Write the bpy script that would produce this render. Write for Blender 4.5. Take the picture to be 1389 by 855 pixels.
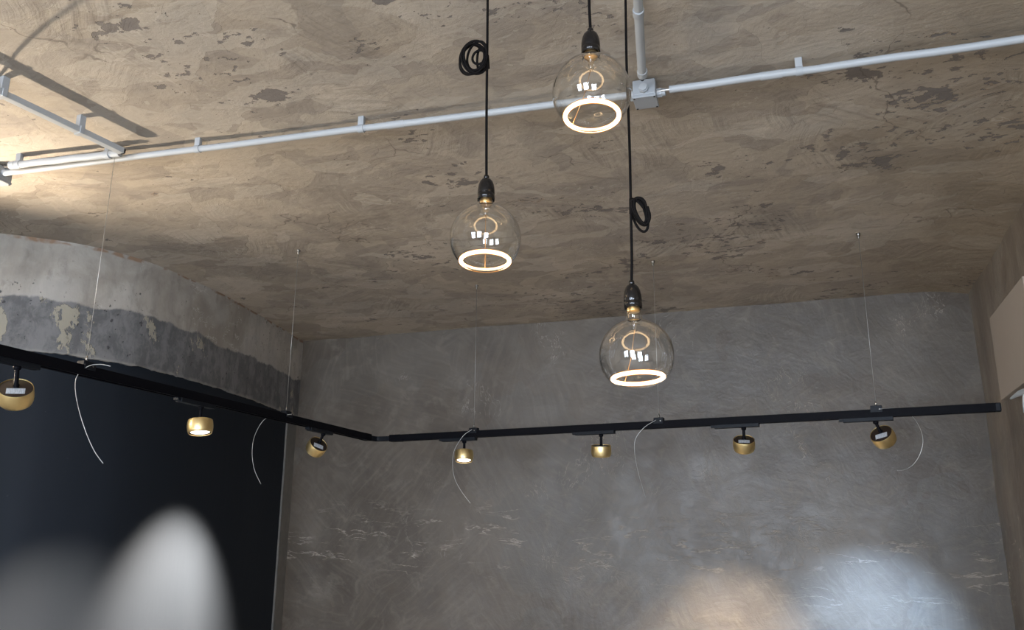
import bpy, bmesh, math, random
from mathutils import Vector, Matrix, noise

for o in list(bpy.data.objects):
    bpy.data.objects.remove(o)
SC = bpy.context.scene
COL = SC.collection
random.seed(7)

# ------------------------------------------------------------------ camera
FPX = 1150.0
CAM_Z, CEIL_Z = 1.65, 3.00
HC = CEIL_Z - CAM_Z
YAW = math.radians(19.2)
# level frame: x right, y forward, z up ; camera axes right / up / back
def _axes():
    right = Vector((0.99997516, -0.00181003, 0.00681138))
    up = Vector((-0.00704777, -0.25681621, 0.96643456))
    back = Vector((0.0, -0.96645857, -0.25682259))
    c, s = math.cos(YAW), math.sin(YAW)
    rot = lambda v: Vector((c*v.x - s*v.y, s*v.x + c*v.y, v.z))
    return rot(right), rot(up), rot(back)
R_, U_, B_ = _axes()
B_ = R_.cross(U_).normalized()
CAM = Vector((0, 0, CAM_Z))
cam_data = bpy.data.cameras.new('camera')
cam = bpy.data.objects.new('camera', cam_data)
COL.objects.link(cam)
cam_data.sensor_width = 36
cam_data.lens = FPX * 36 / 1389
cam_data.clip_start = 0.05
cam.matrix_world = Matrix(((R_.x, U_.x, B_.x, CAM.x), (R_.y, U_.y, B_.y, CAM.y), (R_.z, U_.z, B_.z, CAM.z), (0, 0, 0, 1)))
SC.camera = cam

# measured sight lines: a point of the photo taken to its real place on a plane of the room
def ray(px, py):
    return (R_*(px-694.5) - U_*(py-427.5) - B_*FPX).normalized()
def on_z(px, py, z):
    r = ray(px, py); return CAM + r*((z-CAM_Z)/r.z)
def on_y(px, py, y):
    r = ray(px, py); return CAM + r*(y/r.y)
def on_x(px, py, x):
    r = ray(px, py); return CAM + r*(x/r.x)
def at_depth(px, py, d):
    return CAM + (R_*(px-694.5) - U_*(py-427.5) - B_*FPX)*(d/FPX)

# ------------------------------------------------------------------ world, light, exposure
SC.view_settings.view_transform = 'Standard'
SC.view_settings.look = 'None'
SC.view_settings.gamma = 1
SC.view_settings.use_curve_mapping = False
SC.view_settings.exposure = 0.20
wd = bpy.data.worlds.new('sky'); SC.world = wd; wd.use_nodes = True
bg = wd.node_tree.nodes['Background']
bg.inputs[0].default_value = (0.74, 0.85, 1.0, 1)
bg.inputs[1].default_value = 26.0
SC.cycles.max_bounces = 8
SC.cycles.diffuse_bounces = 4
SC.cycles.transparent_max_bounces = 16
SC.cycles.caustics_reflective = False
SC.cycles.caustics_refractive = False
SC.cycles.sample_clamp_indirect = 6

REAR_Y = -3.6
WINS = [(-2.9, -1.7, 0.75, 2.55), (-1.1, 0.1, 0.75, 2.55), (0.9, 2.3, 0.35, 2.05)]     # x0,x1,z0,z1 openings in the rear wall
for i, (x0, x1, z0, z1) in enumerate(WINS):
    L = bpy.data.lights.new('window_portal', 'AREA'); L.shape = 'RECTANGLE'
    L.size = x1-x0; L.size_y = z1-z0
    L.cycles.is_portal = True
    o = bpy.data.objects.new('window_portal', L); COL.objects.link(o)
    o.location = ((x0+x1)/2, REAR_Y-0.02, (z0+z1)/2); o.rotation_euler = (math.radians(90), 0, 0)

def spot(name, loc, target, power, angle, blend, radius, color):
    L = bpy.data.lights.new(name, 'SPOT'); L.energy = power; L.spot_size = math.radians(angle); L.spot_blend = blend
    L.shadow_soft_size = radius; L.color = color
    o = bpy.data.objects.new(name, L); COL.objects.link(o)
    o.location = loc
    o.rotation_euler = (Vector(target)-Vector(loc)).to_track_quat('-Z', 'Y').to_euler()
    return o

# ------------------------------------------------------------------ node helpers
class NT:
    def __init__(s, name):
        s.m = bpy.data.materials.new(name); s.m.use_nodes = True
        s.t = s.m.node_tree; s.b = s.t.nodes['Principled BSDF']; s.out = s.t.nodes['Material Output']
        tc = s.t.nodes.new('ShaderNodeTexCoord'); s.P = tc.outputs['Object']
    def n(s, typ, **kw):
        nd = s.t.nodes.new(typ)
        for k, v in kw.items(): setattr(nd, k, v)
        return nd
    def link(s, a, b):
        if hasattr(a, 'node') or hasattr(a, 'is_linked'): s.t.links.new(a, b)
        else: b.default_value = a
    def math(s, op, a, b=0.0, c=0.0, clamp=False):
        nd = s.n('ShaderNodeMath', operation=op, use_clamp=clamp)
        for i, v in enumerate((a, b, c)): s.link(v, nd.inputs[i])
        return nd.outputs[0]
    def vec(s, op, a, b):
        nd = s.n('ShaderNodeVectorMath', operation=op); s.link(a, nd.inputs[0]); s.link(b, nd.inputs[1]); return nd.outputs[0]
    def map(s, v, scale=(1, 1, 1), rot=(0, 0, 0), loc=(0, 0, 0)):
        nd = s.n('ShaderNodeMapping'); s.link(v, nd.inputs[0]); nd.inputs[1].default_value = loc
        nd.inputs[2].default_value = rot; nd.inputs[3].default_value = scale; return nd.outputs[0]
    def noise(s, v, scale, detail=4, rough=0.5, dist=0.0, color=False):
        nd = s.n('ShaderNodeTexNoise'); s.link(v, nd.inputs['Vector']); nd.inputs['Scale'].default_value = scale
        nd.inputs['Detail'].default_value = detail; nd.inputs['Roughness'].default_value = rough
        nd.inputs['Distortion'].default_value = dist
        return nd.outputs['Color' if color else 'Fac']
    def voro(s, v, scale, feature='F1', out='Color'):
        nd = s.n('ShaderNodeTexVoronoi', feature=feature); s.link(v, nd.inputs['Vector']); nd.inputs['Scale'].default_value = scale
        return nd.outputs[out]
    def ramp(s, f, a, b, c0=0.0, c1=1.0):
        nd = s.n('ShaderNodeMapRange', interpolation_type='SMOOTHSTEP'); s.link(f, nd.inputs[0])
        nd.inputs[1].default_value = a; nd.inputs[2].default_value = b; nd.inputs[3].default_value = c0; nd.inputs[4].default_value = c1
        return nd.outputs[0]
    def mix(s, f, a, b, mode='MIX'):
        nd = s.n('ShaderNodeMix', data_type='RGBA', blend_type=mode)
        s.link(f, nd.inputs[0]); 
        for v, i in ((a, 6), (b, 7)):
            if isinstance(v, tuple) and len(v) == 3: v = (*v, 1)
            s.link(v, nd.inputs[i])
        return nd.outputs[2]
    def val(s, c):    # colour * scalar
        return c
    def warp(s, v, scale, amt):
        nz = s.noise(v, scale, 3, 0.5, color=True)
        d = s.vec('SUBTRACT', nz, (0.5, 0.5, 0.5)); sc = s.n('ShaderNodeVectorMath', operation='SCALE')
        s.link(d, sc.inputs[0]); sc.inputs[3].default_value = amt
        return s.vec('ADD', v, sc.outputs[0])
    def sep(s, v, i):
        nd = s.n('ShaderNodeSeparateXYZ'); s.link(v, nd.inputs[0]); return nd.outputs[i]
    def bump(s, h, strength=0.5, dist=0.01):
        nd = s.n('ShaderNodeBump'); s.link(h, nd.inputs['Height']); nd.inputs['Strength'].default_value = strength
        nd.inputs['Distance'].default_value = dist; s.t.links.new(nd.outputs[0], s.b.inputs['Normal'])
    def fin(s, col=None, rough=None, metal=None, spec=None):
        if col is not None:
            if isinstance(col, tuple) and len(col) == 3: col = (*col, 1)
            s.link(col, s.b.inputs['Base Color'])
        if rough is not None: s.link(rough, s.b.inputs['Roughness'])
        if metal is not None: s.b.inputs['Metallic'].default_value = metal
        if spec is not None: s.b.inputs['Specular IOR Level'].default_value = spec
        return s.m

def trowel_lines(n, P, scale, seed):
    """fine parallel arcs left by a trowel, in patches that each turn their own way"""
    w = n.warp(P, 1.6, 0.5)
    cell = n.voro(n.vec('ADD', w, (seed, seed, 0)), scale, out='Color')
    ang = n.math('MULTIPLY', n.sep(cell, 0), 6.28)
    vr = n.n('ShaderNodeVectorRotate', rotation_type='Z_AXIS'); n.link(n.warp(P, 2.5, 0.12), vr.inputs[0]); n.link(ang, vr.inputs['Angle'])
    st = n.map(vr.outputs[0], (2.0, 42, 2.0))
    return n.noise(st, 1.0, 3, 0.6), cell

# ------------------------------------------------------------------ materials
def mat_ceiling():
    n = NT('ceiling_plaster')
    P = n.P
    lines, cellA = trowel_lines(n, P, 2.4, 0.0)
    lmask = n.ramp(n.noise(n.map(P, (1, 1, 1), (0, 0, 0), (1, 4, 0)), 2.0, 3), 0.50, 0.60)
    wB = n.warp(n.warp(P, 2.2, 0.55), 9, 0.03)
    cellB = n.voro(n.map(wB, (0.9, 1.6, 1.0), (0, 0, 0.35)), 3.2, out='Color')
    wC = n.warp(n.warp(P, 4.0, 0.3), 14, 0.03)
    cellC = n.voro(n.map(wC, (1.6, 0.9, 1.0), (0, 0, -0.7), (3, 1, 0)), 5.0, out='Color')
    cellD = n.voro(n.map(wC, (0.8, 2.2, 1.0), (0, 0, 0.25), (8, 1, 0)), 4.0, out='Color')
    big = n.noise(P, 0.9, 3, 0.5)
    med = n.noise(wB, 4.0, 8, 0.62)
    fine = n.noise(n.map(n.warp(P, 3, 0.25), (1, 2.4, 1), (0, 0, 0.3)), 11, 8, 0.7)
    a = n.mix(n.sep(cellA, 1), (0.375, 0.315, 0.245), (0.475, 0.410, 0.330))
    a = n.mix(n.math('MULTIPLY', n.ramp(n.sep(cellB, 1), 0.52, 0.60), 0.62), a, (0.290, 0.250, 0.208))
    a = n.mix(n.math('MULTIPLY', n.ramp(n.sep(cellC, 2), 0.64, 0.68), 0.50), a, (0.270, 0.232, 0.192))
    a = n.mix(n.math('MULTIPLY', n.ramp(n.sep(cellD, 0), 0.66, 0.72), 0.50), a, (0.56, 0.50, 0.42))
    a = n.mix(n.ramp(big, 0.40, 0.66, 0.0, 0.35), a, (0.325, 0.295, 0.265))
    a = n.mix(n.ramp(med, 0.42, 0.62, 0.0, 0.40), a, (0.500, 0.430, 0.345))
    a = n.mix(n.ramp(fine, 0.52, 0.70, 0.0, 0.50), a, (0.235, 0.198, 0.162))
    a = n.mix(n.math('MULTIPLY', n.ramp(lines, 0.50, 0.66, 0.0, 0.40), lmask), a, (0.225, 0.190, 0.155))
    # ochre film towards the right wall
    sx = n.sep(P, 0)
    och = n.math('MULTIPLY', n.ramp(n.math('ADD', sx, n.math('MULTIPLY', n.noise(P, 1.6, 4), 1.4)), 0.75, 1.5), 0.5)
    a = n.mix(och, a, (0.285, 0.225, 0.150))
    # thin pale skim edges
    e1 = n.noise(n.map(n.warp(P, 3.0, 0.3), (1, 1.8, 1), (0, 0, .3), (4, 4, 0)), 4.5, 4, 0.6)
    em = n.math('MULTIPLY', n.ramp(n.math('ABSOLUTE', n.math('SUBTRACT', e1, 0.5)), 0.010, 0.002), n.ramp(n.noise(P, 3.3, 2), 0.50, 0.60))
    a = n.mix(n.math('MULTIPLY', em, 0.35), a, (0.62, 0.56, 0.48))
    # chipped flakes where the grey coat shows, in scattered drifts
    drift = n.math('MULTIPLY', n.ramp(n.sep(P, 0), -2.7, -1.3, 0.35, 1.0), n.ramp(n.noise(n.map(P, (1, 1.3, 1), (0, 0, 0), (5.3, 2.1, 0)), 1.3, 3, 0.55), 0.42, 0.60))
    c1 = n.noise(n.map(n.warp(P, 9, 0.06), (1.0, 1.35, 1), (0, 0, 0.12)), 7.5, 6, 0.62)
    c2 = n.noise(n.map(n.warp(P, 12, 0.03), (1.0, 1.5, 1), (0, 0, 0.1), (2, 7, 0)), 19.0, 4, 0.6)
    th = n.math('SUBTRACT', 0.725, n.math('MULTIPLY', drift, 0.145))
    m1 = n.ramp(n.math('SUBTRACT', c1, th), 0.0, 0.010)
    th2 = n.math('SUBTRACT', 0.745, n.math('MULTIPLY', drift, 0.140))
    m2 = n.ramp(n.math('SUBTRACT', c2, th2), 0.0, 0.012)
    chip = n.math('MAXIMUM', m1, m2)
    a = n.mix(n.math('MULTIPLY', chip, 0.90), a, (0.175, 0.155, 0.142))
    rim = n.math('MULTIPLY', n.ramp(n.math('ABSOLUTE', n.math('SUBTRACT', c1, n.math('SUBTRACT', th, 0.012))), 0.010, 0.0), n.ramp(n.noise(P, 3.1, 2), 0.55, 0.65))
    a = n.mix(n.math('MULTIPLY', rim, 0.6), a, (0.27, 0.155, 0.075))
    cr = n.voro(n.warp(n.warp(P, 4.0, 0.35), 20, 0.03), 0.7, 'DISTANCE_TO_EDGE', 'Distance')
    crm = n.math('MULTIPLY', n.ramp(cr, 0.003, 0.0005), n.ramp(n.noise(P, 2.3, 2), 0.52, 0.58))
    a = n.mix(n.math('MULTIPLY', crm, 0.6), a, (0.11, 0.09, 0.075))
    h = n.math('ADD', n.math('MULTIPLY', n.math('MULTIPLY', lines, lmask), 0.35), n.math('MULTIPLY', n.sep(cellB, 1), 0.30))
    h = n.math('ADD', h, n.math('MULTIPLY', n.sep(cellD, 0), 0.25))
    h = n.math('ADD', h, n.math('MULTIPLY', med, 0.7))
    h = n.math('SUBTRACT', h, n.math('MULTIPLY', chip, 0.4))
    h = n.math('ADD', h, n.math('MULTIPLY', fine, 0.35))
    n.bump(h, 0.75, 0.012)
    return n.fin(a, 0.72, spec=0.3)

def mat_backwall(name='grey_polished_plaster', axis='x', gain=(1.02, 0.965, 0.90)):
    n = NT(name)
    P = n.P
    if axis == 'y':
        P = n.map(P, (2.2, 2.2, 0.8), (0, 0, math.radians(90)))
    P2 = n.map(P, (1, 1, 1), (math.radians(90), 0, 0))
    z = n.sep(n.P, 2)
    w = n.warp(P2, 2.2, 0.45)
    cloud = n.noise(w, 1.5, 7, 0.62)
    fine = n.noise(n.warp(P2, 5, 0.3), 7, 7, 0.68)
    patch = n.voro(n.warp(P2, 2.6, 0.7), 1.9, out='Color')
    a = n.mix(n.ramp(cloud, 0.33, 0.68), (0.098, 0.084, 0.071), (0.180, 0.161, 0.140))
    a = n.mix(n.math('MULTIPLY', n.sep(patch, 0), 0.35), a, (0.100, 0.083, 0.069))
    a = n.mix(n.math('MULTIPLY', n.ramp(n.sep(patch, 1), 0.6, 0.9), 0.35), a, (0.150, 0.147, 0.140))
    a = n.mix(n.ramp(fine, 0.50, 0.72, 0.0, 0.45), a, (0.235, 0.212, 0.185))
    stroke, _c = trowel_lines(n, P2, 2.2, 5.0)
    a = n.mix(n.ramp(stroke, 0.48, 0.72, 0.0, 0.20), a, (0.245, 0.222, 0.195))
    a = n.mix(n.ramp(stroke, 0.50, 0.30, 0.0, 0.16), a, (0.090, 0.076, 0.064))
    # pale ridges pulled sideways around eye height, short scratches elsewhere
    hz = n.map(n.warp(n.warp(P2, 2.2, 0.10), 12, 0.03), (1.0, 6.5, 1.0))
    r1 = n.noise(hz, 1.9, 6, 0.62)
    ridge = n.ramp(n.math('ABSOLUTE', n.math('SUBTRACT', r1, 0.5)), 0.016, 0.002)
    zb = n.math('SUBTRACT', n.math('ADD', z, n.math('MULTIPLY', n.noise(P2, 1.3, 2), 0.5)), 1.85)
    band = n.ramp(n.math('ABSOLUTE', zb), 0.30, 0.03)
    gate = n.ramp(n.noise(n.map(P2, (1, 2.2, 1), (0, 0, 0), (4, 1, 0)), 3.4, 3, 0.6), 0.46, 0.60)
    ridge = n.math('MULTIPLY', n.math('MULTIPLY', ridge, band), gate)
    v1 = n.noise(n.map(n.warp(P2, 5, 0.2), (3.4, 1.0, 1.0), (0, 0, 0.35), (7, 3, 1)), 5.5, 4, 0.6)
    sc = n.math('MULTIPLY', n.ramp(n.math('ABSOLUTE', n.math('SUBTRACT', v1, 0.5)), 0.012, 0.002),
                n.ramp(n.noise(n.map(P2, (1, 1, 1), (0, 0, 0), (1, 8, 0)), 2.6, 3), 0.56, 0.68))
    marks = n.math('MAXIMUM', n.math('MULTIPLY', ridge, 0.8), n.math('MULTIPLY', sc, 0.5))
    a = n.mix(marks, a, (0.46, 0.43, 0.39))
    gv = n.n('ShaderNodeVectorMath', operation='MULTIPLY'); n.link(a, gv.inputs[0]); gv.inputs[1].default_value = gain; a = gv.outputs[0]
    h = n.math('ADD', n.math('MULTIPLY', cloud, 1.0), n.math('MULTIPLY', fine, 0.45))
    h = n.math('ADD', h, n.math('MULTIPLY', marks, 0.25))
    h = n.math('ADD', h, n.math('MULTIPLY', stroke, 0.08))
    n.bump(h, 0.35, 0.02)
    ro = n.ramp(fine, 0.3, 0.7, 0.36, 0.50)
    return n.fin(a, ro, spec=0.5)

def mat_band():
    n = NT('weathered_band_plaster')
    P = n.P
    z = n.sep(P, 2)
    st = n.map(P, (5, 5, 1.1))
    streak = n.noise(st, 2.2, 5, 0.6)
    cloud = n.noise(n.warp(P, 4, 0.2), 3.0, 6, 0.6)
    a = n.mix(n.ramp(cloud, 0.35, 0.68), (0.330, 0.300, 0.260), (0.500, 0.470, 0.425))
    a = n.mix(n.ramp(streak, 0.45, 0.75, 0, 0.4), a, (0.20, 0.185, 0.165))
    pale = n.ramp(n.noise(n.map(P, (1, 1, 1), (0, 0, 0), (3, 3, 3)), 2.4, 3), 0.52, 0.62, 0, 0.55)
    a = n.mix(pale, a, (0.46, 0.445, 0.42))
    fn = n.noise(n.map(n.warp(P, 6, 0.1), (1, 1, 0.6)), 14, 7, 0.7)
    a = n.mix(n.ramp(fn, 0.52, 0.70, 0, 0.45), a, (0.21, 0.19, 0.165))
    scr = n.noise(n.map(n.warp(P, 3, 0.2), (1, 1, 1.4), (0.5, 0.4, 0)), 5, 4, 0.6)
    scm = n.math('MULTIPLY', n.ramp(n.math('ABSOLUTE', n.math('SUBTRACT', scr, 0.5)), 0.008, 0.001), n.ramp(n.noise(P, 2.7, 2), 0.52, 0.6))
    a = n.mix(n.math('MULTIPLY', scm, 0.6), a, (0.62, 0.60, 0.57))
    # blue-grey skim over the lower half, flaked through to cream
    zz = n.math('ADD', z, n.math('MULTIPLY', n.math('SUBTRACT', n.noise(n.map(P, (1, 1, 0.5)), 5, 5, 0.65), 0.5), 0.10))
    low = n.ramp(zz, 2.722, 2.708)
    fl = n.noise(n.map(n.warp(P, 14, 0.04), (1, 1, 0.55)), 8.0, 5, 0.7)
    ymask = n.ramp(n.sep(P, 1), 3.15, 2.95, -0.085, 0.0)
    flm = n.ramp(n.math('ADD', n.math('ADD', fl, ymask), n.math('MULTIPLY', n.ramp(n.noise(n.map(P, (1, 1, .3), (0, 0, 0), (0, 2, 0)), 1.8, 2), 0.45, 0.58), 0.07)), 0.575, 0.60)
    grey = n.mix(n.ramp(n.noise(n.map(n.warp(P, 10, 0.08), (1.6, 1.6, .8)), 7, 8, 0.7), 0.42, 0.60), (0.110, 0.114, 0.122), (0.200, 0.202, 0.208))
    lowc = n.mix(flm, grey, (0.36, 0.335, 0.27))
    a = n.mix(n.math('MULTIPLY', low, 0.92), a, lowc)
    # flake edges and pits
    pit = n.math('MULTIPLY', n.ramp(n.noise(P, 42, 3), 0.66, 0.70), n.ramp(n.noise(P, 3.0, 2), 0.46, 0.58))
    a = n.mix(n.math('MULTIPLY', pit, 0.8), a, (0.05, 0.05, 0.055))
    # red-brown and white flecks where it meets the ceiling
    edge = n.math('MULTIPLY', n.ramp(n.math('ADD', z, n.math('MULTIPLY', n.noise(P, 7, 3), 0.03)), 2.995, 3.005), n.ramp(n.noise(n.map(P, (1, 1, 1), (0, 0, 0), (9, 0, 0)), 9, 3), 0.47, 0.55))
    a = n.mix(n.math('MULTIPLY', edge, 0.8), a, (0.26, 0.15, 0.085))
    lip = n.ramp(n.math('ADD', z, n.math('MULTIPLY', n.noise(P, 16, 4), 0.04)), 2.50, 2.48)
    a = n.mix(n.math('MULTIPLY', lip, 0.6), a, (0.36, 0.35, 0.32))
    h = n.math('ADD', cloud, n.math('MULTIPLY', flm, n.math('MULTIPLY', low, 0.5)))
    h = n.math('ADD', h, n.math('MULTIPLY', streak, 0.4)); h = n.math('SUBTRACT', h, pit)
    n.bump(h, 0.6, 0.012)
    return n.fin(a, 0.75, spec=0.25)

def mat_navy():
    n = NT('dark_navy_paint')
    P = n.P
    a = n.mix(n.noise(n.map(P, (1, 1, .4)), 2.5, 5), (0.0150, 0.0190, 0.0255), (0.021, 0.0255, 0.0335))
    sc = n.ramp(n.noise(n.map(P, (1, 1, 2.5)), 30, 3), 0.76, 0.80)
    a = n.mix(n.math('MULTIPLY', sc, 0.4), a, (0.12, 0.12, 0.12))
    n.bump(n.noise(n.map(P, (4, 4, 1)), 4, 5, 0.6), 0.12, 0.01)
    return n.fin(a, 0.55, spec=0.08)

def simple(name, col, rough=0.5, metal=0.0, spec=0.5, var=0.12, scale=30, bump=0.0):
    n = NT(name)
    f = n.noise(n.P, scale, 4)
    lo = tuple(c*(1-var) for c in col); hi = tuple(min(1, c*(1+var)) for c in col)
    n.fin(n.mix(f, lo, hi), n.ramp(f, 0.3, 0.7, rough*0.9, min(1, rough*1.1)), metal, spec)
    if bump: n.bump(f, bump, 0.002)
    return n.m

def mat_emit(name, col, st):
    m = bpy.data.materials.new(name); m.use_nodes = True; t = m.node_tree
    t.nodes.remove(t.nodes['Principled BSDF']); e = t.nodes.new('ShaderNodeEmission')
    e.inputs[0].default_value = (*col, 1); e.inputs[1].default_value = st
    t.links.new(e.outputs[0], t.nodes['Material Output'].inputs[0]); return m

def mat_sleeve():
    """silicone sleeve round the glowing filament: amber, thin at its edge"""
    m = bpy.data.materials.new('amber_filament_sleeve'); m.use_nodes = True; t = m.node_tree
    t.nodes.remove(t.nodes['Principled BSDF'])
    e = t.nodes.new('ShaderNodeEmission'); e.inputs[0].default_value = (1.0, 0.42, 0.10, 1); e.inputs[1].default_value = 0.9
    tr = t.nodes.new('ShaderNodeBsdfTransparent'); mx = t.nodes.new('ShaderNodeMixShader')
    lw = t.nodes.new('ShaderNodeLayerWeight'); lw.inputs[0].default_value = 0.5
    mr = t.nodes.new('ShaderNodeMapRange'); mr.inputs[1].default_value = 0.0; mr.inputs[2].default_value = 1.0
    mr.inputs[3].default_value = 0.75; mr.inputs[4].default_value = 0.0
    t.links.new(lw.outputs['Facing'], mr.inputs[0]); t.links.new(mr.outputs[0], mx.inputs[0])
    t.links.new(tr.outputs[0], mx.inputs[1]); t.links.new(e.outputs[0], mx.inputs[2])
    t.links.new(mx.outputs[0], t.nodes['Material Output'].inputs[0]); return m

def mat_thin_glass(name='thin_clear_glass', tint=(0.985, 0.98, 0.965)):
    m = bpy.data.materials.new(name); m.use_nodes = True; t = m.node_tree
    t.nodes.remove(t.nodes['Principled BSDF'])
    geo = t.nodes.new('ShaderNodeNewGeometry')
    io = t.nodes.new('ShaderNodeMapRange'); io.inputs[3].default_value = 1.5; io.inputs[4].default_value = 1/1.5
    t.links.new(geo.outputs['Backfacing'], io.inputs[0])
    fr = t.nodes.new('ShaderNodeFresnel'); t.links.new(io.outputs[0], fr.inputs[0])
    mul = t.nodes.new('ShaderNodeMath'); mul.operation = 'MULTIPLY'; mul.use_clamp = True; mul.inputs[1].default_value = 2.8
    t.links.new(fr.outputs[0], mul.inputs[0])
    tr = t.nodes.new('ShaderNodeBsdfTransparent'); tr.inputs[0].default_value = (*tint, 1)
    gl = t.nodes.new('ShaderNodeBsdfGlossy'); gl.inputs['Roughness'].default_value = 0.02
    mx = t.nodes.new('ShaderNodeMixShader'); t.links.new(mul.outputs[0], mx.inputs[0])
    t.links.new(tr.outputs[0], mx.inputs[1]); t.links.new(gl.outputs[0], mx.inputs[2])
    t.links.new(mx.outputs[0], t.nodes['Material Output'].inputs[0]); return m

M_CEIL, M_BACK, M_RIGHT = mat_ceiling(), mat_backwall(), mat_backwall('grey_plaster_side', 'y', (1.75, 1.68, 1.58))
M_BAND, M_NAVY = mat_band(), mat_navy()
M_REAR = simple('pale_rear_plaster', (0.58, 0.51, 0.42), 0.8, scale=3)
M_FLOOR = simple('grey_screed_floor', (0.46, 0.41, 0.35), 0.6, scale=4)
M_STRIP = simple('pale_grey_render', (0.20, 0.19, 0.175), 0.7, scale=20, var=0.35, bump=0.4)
M_FRAME = simple('dark_window_frame', (0.06, 0.06, 0.06), 0.5)
M_PIPE = simple('light_grey_pvc', (0.43, 0.45, 0.465), 0.42, scale=8, var=0.06)
M_CLIP = simple('grey_pvc_clip', (0.40, 0.42, 0.44), 0.45, var=0.05)
M_JBOX = simple('grey_box_plastic', (0.33, 0.35, 0.37), 0.45, var=0.05)
M_DARK = simple('black_rubber_grommet', (0.012, 0.012, 0.014), 0.6)
M_TRACK = simple('black_track_metal', (0.005, 0.005, 0.007), 0.5, spec=0.05, var=0.1)
M_ADAPT = simple('black_adapter_plastic', (0.010, 0.012, 0.016), 0.45, spec=0.16, var=0.1)
M_BRASS = simple('brushed_brass', (0.95, 0.73, 0.36), 0.40, metal=1.0, var=0.08, scale=50)
M_BPLATE = simple('dark_brown_back_plate', (0.022, 0.013, 0.009), 0.5)
M_WIRE = simple('steel_wire', (0.55, 0.54, 0.52), 0.35, metal=0.7, var=0.05)
M_NICKEL = simple('nickel_ferrule', (0.35, 0.33, 0.30), 0.3, metal=1.0)
M_CORD = simple('black_textile_cord', (0.006, 0.005, 0.005), 0.8, spec=0.1, scale=200, var=0.3)
M_SOCK = simple('black_glazed_socket', (0.008, 0.007, 0.007), 0.12, var=0.1)
M_CAP = simple('gold_screw_cap', (0.95, 0.62, 0.25), 0.3, metal=1.0)
M_CREAM = simple('cream_panel_board', (0.46, 0.405, 0.35), 0.65, scale=6, var=0.04)
M_DUCT = simple('pale_blue_white_hose', (0.62, 0.70, 0.78), 0.4, var=0.05)
M_SCREW = simple('dark_screw_head', (0.05, 0.05, 0.05), 0.4, metal=0.8)
M_RING = mat_emit('warm_led_filament', (1.0, 0.70, 0.38), 20.0)
M_SLEEVE = mat_sleeve()
M_GLASS = mat_thin_glass()
M_LENS = mat_emit('led_spot_lens_lit', (1.0, 0.86, 0.74), 3.2)
M_SUPP = simple('filament_support_wire', (0.85, 0.5, 0.22), 0.3, metal=1.0)

def mat_label():
    n = NT('printed_rating_label')
    P = n.P
    # rows of unreadable fine print: grey bars on white, broken by noise
    y = n.sep(P, 1)
    rows = n.ramp(n.math('SINE', n.math('MULTIPLY', y, 1500)), 0.0, 0.5)
    txt = n.math('MULTIPLY', rows, n.ramp(n.noise(n.map(P, (1, .15, 1)), 260, 2), 0.45, 0.55))
    return n.fin(n.mix(n.math('MULTIPLY', txt, 0.65), (0.55, 0.58, 0.62), (0.12, 0.13, 0.14)), 0.5)
M_LABEL = mat_label()

# ------------------------------------------------------------------ object helpers
def obj(name, bm, mat, parent=None, smooth=False, angle=None):
    me = bpy.data.meshes.new(name)
    if smooth:
        for f in bm.faces: f.smooth = True
        if angle:
            for e in bm.edges:
                if len(e.link_faces) == 2 and e.calc_face_angle(0) > math.radians(angle): e.smooth = False
    bm.to_mesh(me); bm.free()
    me.materials.append(mat)
    o = bpy.data.objects.new(name, me); COL.objects.link(o)
    if parent: o.parent = parent
    return o
def thing(name, label, cat, loc=(0, 0, 0), group=None):
    o = bpy.data.objects.new(name, None); COL.objects.link(o); o.location = loc; o.empty_display_size = 0.05
    o['label'] = label; o['category'] = cat
    if group: o['group'] = group
    return o
def struct(name, bm, mat, parent=None, smooth=False):
    o = obj(name, bm, mat, parent, smooth)
    if not parent: o['kind'] = 'structure'
    return o
def NB(): return bmesh.new()
def box(bm, c, size, rot=None, bev=0.0):
    r = bmesh.ops.create_cube(bm, size=1)
    vs = r['verts']
    bmesh.ops.scale(bm, vec=size, verts=vs)
    if bev:
        es = list({e for v in vs for e in v.link_edges})
        b = bmesh.ops.bevel(bm, geom=es, offset=bev, segments=2, affect='EDGES', profile=0.5)
        vs = list({v for f in b['faces'] for v in f.verts} | {v for v in vs if v.is_valid})
        # all verts of this island
        seen = set(vs); st = list(vs)
        while st:
            v = st.pop()
            for e in v.link_edges:
                w = e.other_vert(v)
                if w not in seen: seen.add(w); st.append(w)
        vs = list(seen)
    if rot is not None: bmesh.ops.rotate(bm, cent=(0, 0, 0), matrix=rot, verts=vs)
    bmesh.ops.translate(bm, vec=c, verts=vs)
def lathe(bm, prof, M=Matrix.Identity(4), seg=48, cap0=True, cap1=True):
    rings = []
    for r, z in prof:
        rings.append([bm.verts.new(M @ Vector((r*math.cos(2*math.pi*i/seg), r*math.sin(2*math.pi*i/seg), z))) for i in range(seg)])
    for a, b in zip(rings, rings[1:]):
        for i in range(seg):
            j = (i+1) % seg
            bm.faces.new((a[i], a[j], b[j], b[i]))
    if cap0: bm.faces.new(rings[0][::-1])
    if cap1: bm.faces.new(rings[-1])
    return rings
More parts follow.
